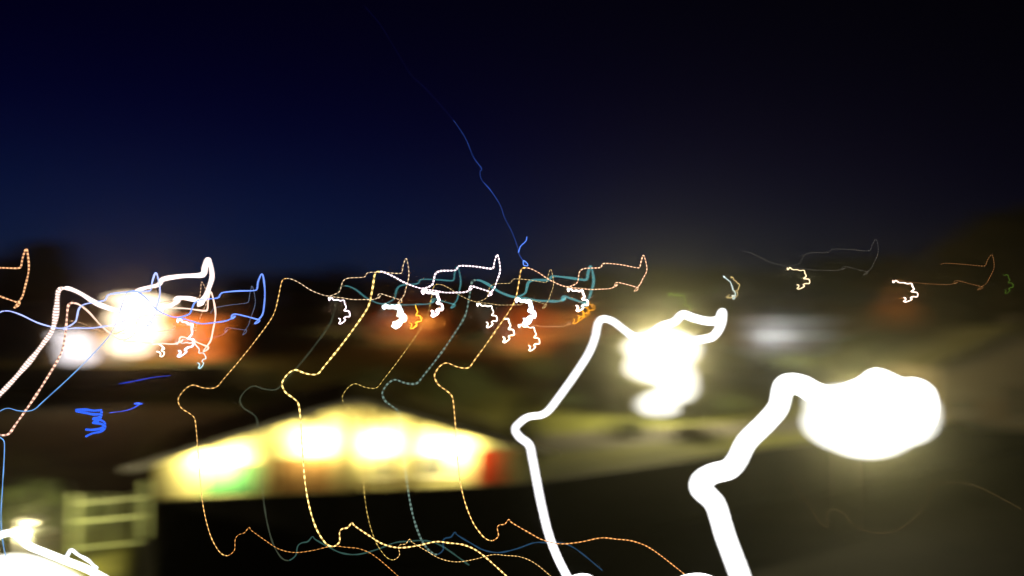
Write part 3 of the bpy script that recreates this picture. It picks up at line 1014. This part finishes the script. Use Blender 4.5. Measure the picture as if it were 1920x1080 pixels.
trail('thin orange knot left of the brown tree', dict(SQ=(1694, 565), TICK=(1674, 525), APEX=(1860, 478)), 16.0, (3.4, (1, .75, .6), 3.5, 0), (1.2, (.8, .32, .1), .35, .4), upto=dict(upper_loop=(21, 47)))
trail('faint green knot before the brown tree', dict(SQ=(1884, 550), TICK=(1866, 512)), 15.8, (2.0, (.08, .18, .015), .35, 0), upto=dict(bright_knot=(0, 17)))
# the glare at the left
trail('thick pinkish white light trail looping over the orange building', dict(SQ=(240, 640), TICK=(228, 585), APEX=(391, 486), HOOK=(372, 572), PEAK=(120, 540), CORNER=(-95, 780)), 16.6,
      None, (14, (1, .78, .72), 3, 0), (13, (1, .72, .64), 3, .5), upto=dict(falling_strand=(59, 74)))
trail('blue white light trail with a tall peak right of the orange building', dict(SQ=(333, 668), TICK=(333, 597), APEX=(492, 514), HOOK=(477, 607), PEAK=(248, 545), CORNER=(-22, 796), BOTTOM=(40, 1075)), 15.8,
      (6, (.7, .75, 1), 3, 0), (3.8, (.16, .30, 1), 2.6, 0), (2.6, (.18, .45, .9), 1.6, 0))
trail('blue white light trail ending in the big white knot at the left', dict(SQ=(133, 668), TICK=(118, 618), APEX=(293, 512), PEAK=(8, 583)), 15.9,
      None, (4.5, (.4, .48, 1), 2.4, 0), (4.5, (.4, .48, 1), 2.4, 0), upto=dict(falling_strand=(59, 64)))
trail('pinkish dashed light trail below the thick pinkish one', dict(SQ=(255, 690), TICK=(230, 640), APEX=(396, 548), PEAK=(138, 568), CORNER=(-62, 838)), 16.2,
      None, (5, (1, .66, .52), 2.2, 0), (6, (1, .55, .40), 2.4, .8), upto=dict(falling_strand=(59, 74)))
trail('orange dashed light trail with its peak at the left edge', dict(SQ=(-100, 620), TICK=(-118, 566), APEX=(50, 467), HOOK=(27, 577)), 15.7,
      None, (4.2, (1, .48, .22), 2.4, .6), upto=dict(upper_loop=(24, 50)))
raw_trail('white hot knot in the middle of the orange glare', [(228, 560), (262, 566), (292, 572), (268, 588), (232, 596), (256, 612), (278, 622), (250, 636), (228, 648), (252, 656), (238, 664)], 107.0, [16, 24, 20, 30, 26, 32, 28, 30, 20, 20, 10], (1, .78, .52), 5)
raw_trail('white hot knot left of the orange glare', [(118, 628), (135, 634), (148, 645), (138, 656), (152, 664), (140, 672), (154, 676)], 101.0, [10, 20, 24, 28, 26, 24, 12], (1, .95, 1), 2.4)
trail('thin orange light trail with a small peak inside the thick pinkish loop', dict(SQ=(300, 668), TICK=(216, 628), APEX=(379, 529), HOOK=(362, 622)), 16.3, (5, (1, .8, .6), 3, 0), (1.8, (1, .6, .35), 1.6, .6))
trail('thin grey blue light trail with a small peak left of the tall blue one', dict(SQ=(372, 690), TICK=(330, 640), APEX=(473, 537), HOOK=(455, 628)), 16.4, (3.5, (.4, .7, .8), .8, 0), (1.3, (.3, .4, .7), .4, 0), upto=dict(upper_loop=(21, 48)))
# blue sign light
for dy, lab in ((0, 'upper'), (14, 'lower')):
    raw_trail(f'dotted blue light trail shaped like a three, {lab} strand', [(141, 768 + dy * .2), (158, 768 + dy * .4), (176, 770 + dy * .5), (190, 770 + dy * .5), (186, 782 + dy * .4), (175, 785 + dy * .5), (190, 788 + dy * .5), (197, 795 + dy * .4), (190, 803 + dy * .4), (172, 806 + dy * .5), (160, 805 + dy)], 15.9 + dy * .01, 4.5, (.03, .13, 1), 1.7, .35)
raw_trail('thin blue light trail with a small knot left of the bungalow roof', [(205, 774), (235, 770), (252, 764), (262, 756), (252, 757), (268, 757)], 15.9, [1, 1, 1.5, 3, 3, 2], (.03, .1, .9), .8)
raw_trail('faint blue streak above the dotted blue one', [(222, 720), (250, 715), (285, 708), (320, 704)], 16.2, [1.5, 3, 2, 1], (.02, .05, .6), .45)
# sky
raw_trail('long thin blue light trail climbing the night sky', [(850, 225), (872, 258), (888, 295), (903, 316), (900, 322), (903, 337), (920, 357), (938, 385), (946, 408), (960, 435), (970, 462), (974, 478), (986, 496)], 16.0,
          [.6, .7, .8, 1.4, .8, .8, 1.7, .8, .9, .8, 1.1, 1.1, 1.5], (.06, .17, .9), .2, more=(('faint_upper_strand', [(684, 12), (712, 45), (740, 90), (770, 140), (790, 158), (820, 190), (850, 225)], [.8, .8, .6, .6, 1.2, 1.0, 1.0], (.05, .09, 1), .012), ('side_branch', [(972, 474), (976, 462), (986, 452), (988, 443)], 1.6, (.1, .25, 1), .7), ('small_loop', [(981, 488), (987, 492), (990, 498), (982, 497), (981, 488)], 1.5, (.12, .3, 1), .9)))
# the two great white ones
raw_trail('thick white light trail bending down from the tall street lamp',
          [(1290, 640), (1318, 636), (1338, 630), (1352, 608), (1354, 585), (1346, 600), (1325, 602), (1300, 596), (1280, 590), (1264, 604), (1240, 612), (1212, 630), (1190, 632), (1170, 618), (1148, 602), (1130, 598), (1121, 608), (1116, 632), (1104, 662), (1080, 700), (1050, 742), (1030, 768), (1015, 778), (990, 782), (972, 795), (966, 806), (975, 820), (992, 834), (998, 858), (1006, 900), (1016, 950), (1030, 1005), (1050, 1055), (1080, 1110)],
          17.2, [17] * 13 + [14] * 5 + [14] * 8 + [15.5] * 8, (1, .98, 1), 1.8,
          more=(('bright_knot', [(1206, 652), (1240, 640), (1278, 650), (1262, 668), (1215, 682), (1208, 700), (1250, 696), (1272, 715), (1268, 738), (1238, 748), (1222, 760), (1246, 768), (1232, 776)], [34, 40, 30, 38, 40, 18, 48, 30, 28, 24, 22, 14, 9], (1, .97, .86), 4, 75.0),))
raw_trail('thickest white light trail with the widest glare at the right',
          [(1722, 800), (1736, 775), (1735, 742), (1716, 728), (1690, 728), (1662, 716), (1642, 710), (1622, 724), (1590, 738), (1560, 744), (1528, 736), (1506, 724), (1484, 718), (1468, 726), (1460, 762), (1436, 792), (1400, 828), (1382, 862), (1366, 880), (1336, 888), (1314, 902), (1314, 918), (1332, 934), (1344, 952), (1360, 1005), (1386, 1075), (1405, 1130)],
          14.9, [44] * 12 + [40] * 15, (1, 1, .98), 1.8,
          more=(('bright_knot', [(1560, 758), (1600, 756), (1650, 750), (1700, 765), (1712, 782), (1690, 795), (1640, 790), (1580, 782), (1560, 792), (1590, 808), (1630, 818), (1662, 806), (1625, 826)], [64, 70, 72, 70, 60, 78, 90, 84, 74, 78, 80, 76, 66], (1, 1, .95), 4, 53.0),))
raw_trail('white glare and curved light trail at the lower left corner', [(-40, 1048), (-12, 1012), (12, 1000), (32, 1003), (52, 1022), (85, 1036), (125, 1052), (165, 1068), (210, 1092)], 15.5, [14] * 9, (1, .98, .9), 3, 0,
          more=(('glare', [(-60, 1085), (20, 1062), (80, 1072), (140, 1090)], [40, 42, 36, 16], (1, .98, .85), 4, 28.5), ('small_peak', [(118, 1058), (127, 1040), (134, 1031), (146, 1040), (164, 1050), (182, 1066)], 5, (.75, .8, 1), 4)))
raw_trail('short white light trail arching at the bottom edge, nearest the thickest one', [(1262, 1092), (1290, 1082), (1320, 1081), (1352, 1094)], 15.3, 11, WHT, 5)
raw_trail('short white light trail arching at the bottom edge, right of the tall lamp trail', [(1062, 1090), (1082, 1082), (1100, 1081), (1118, 1092)], 15.3, 10, WHT, 4)
raw_trail('faint brown light trail curling over the black yard at the right', [(1480, 895), (1505, 932), (1528, 965), (1540, 982), (1552, 987), (1550, 966), (1562, 955), (1582, 963), (1602, 985), (1640, 999), (1680, 995), (1715, 970), (1740, 938), (1745, 912), (1775, 905), (1820, 908), (1870, 930), (1915, 955)], 16.0, 1.3, (.35, .20, .07), .13, .4)
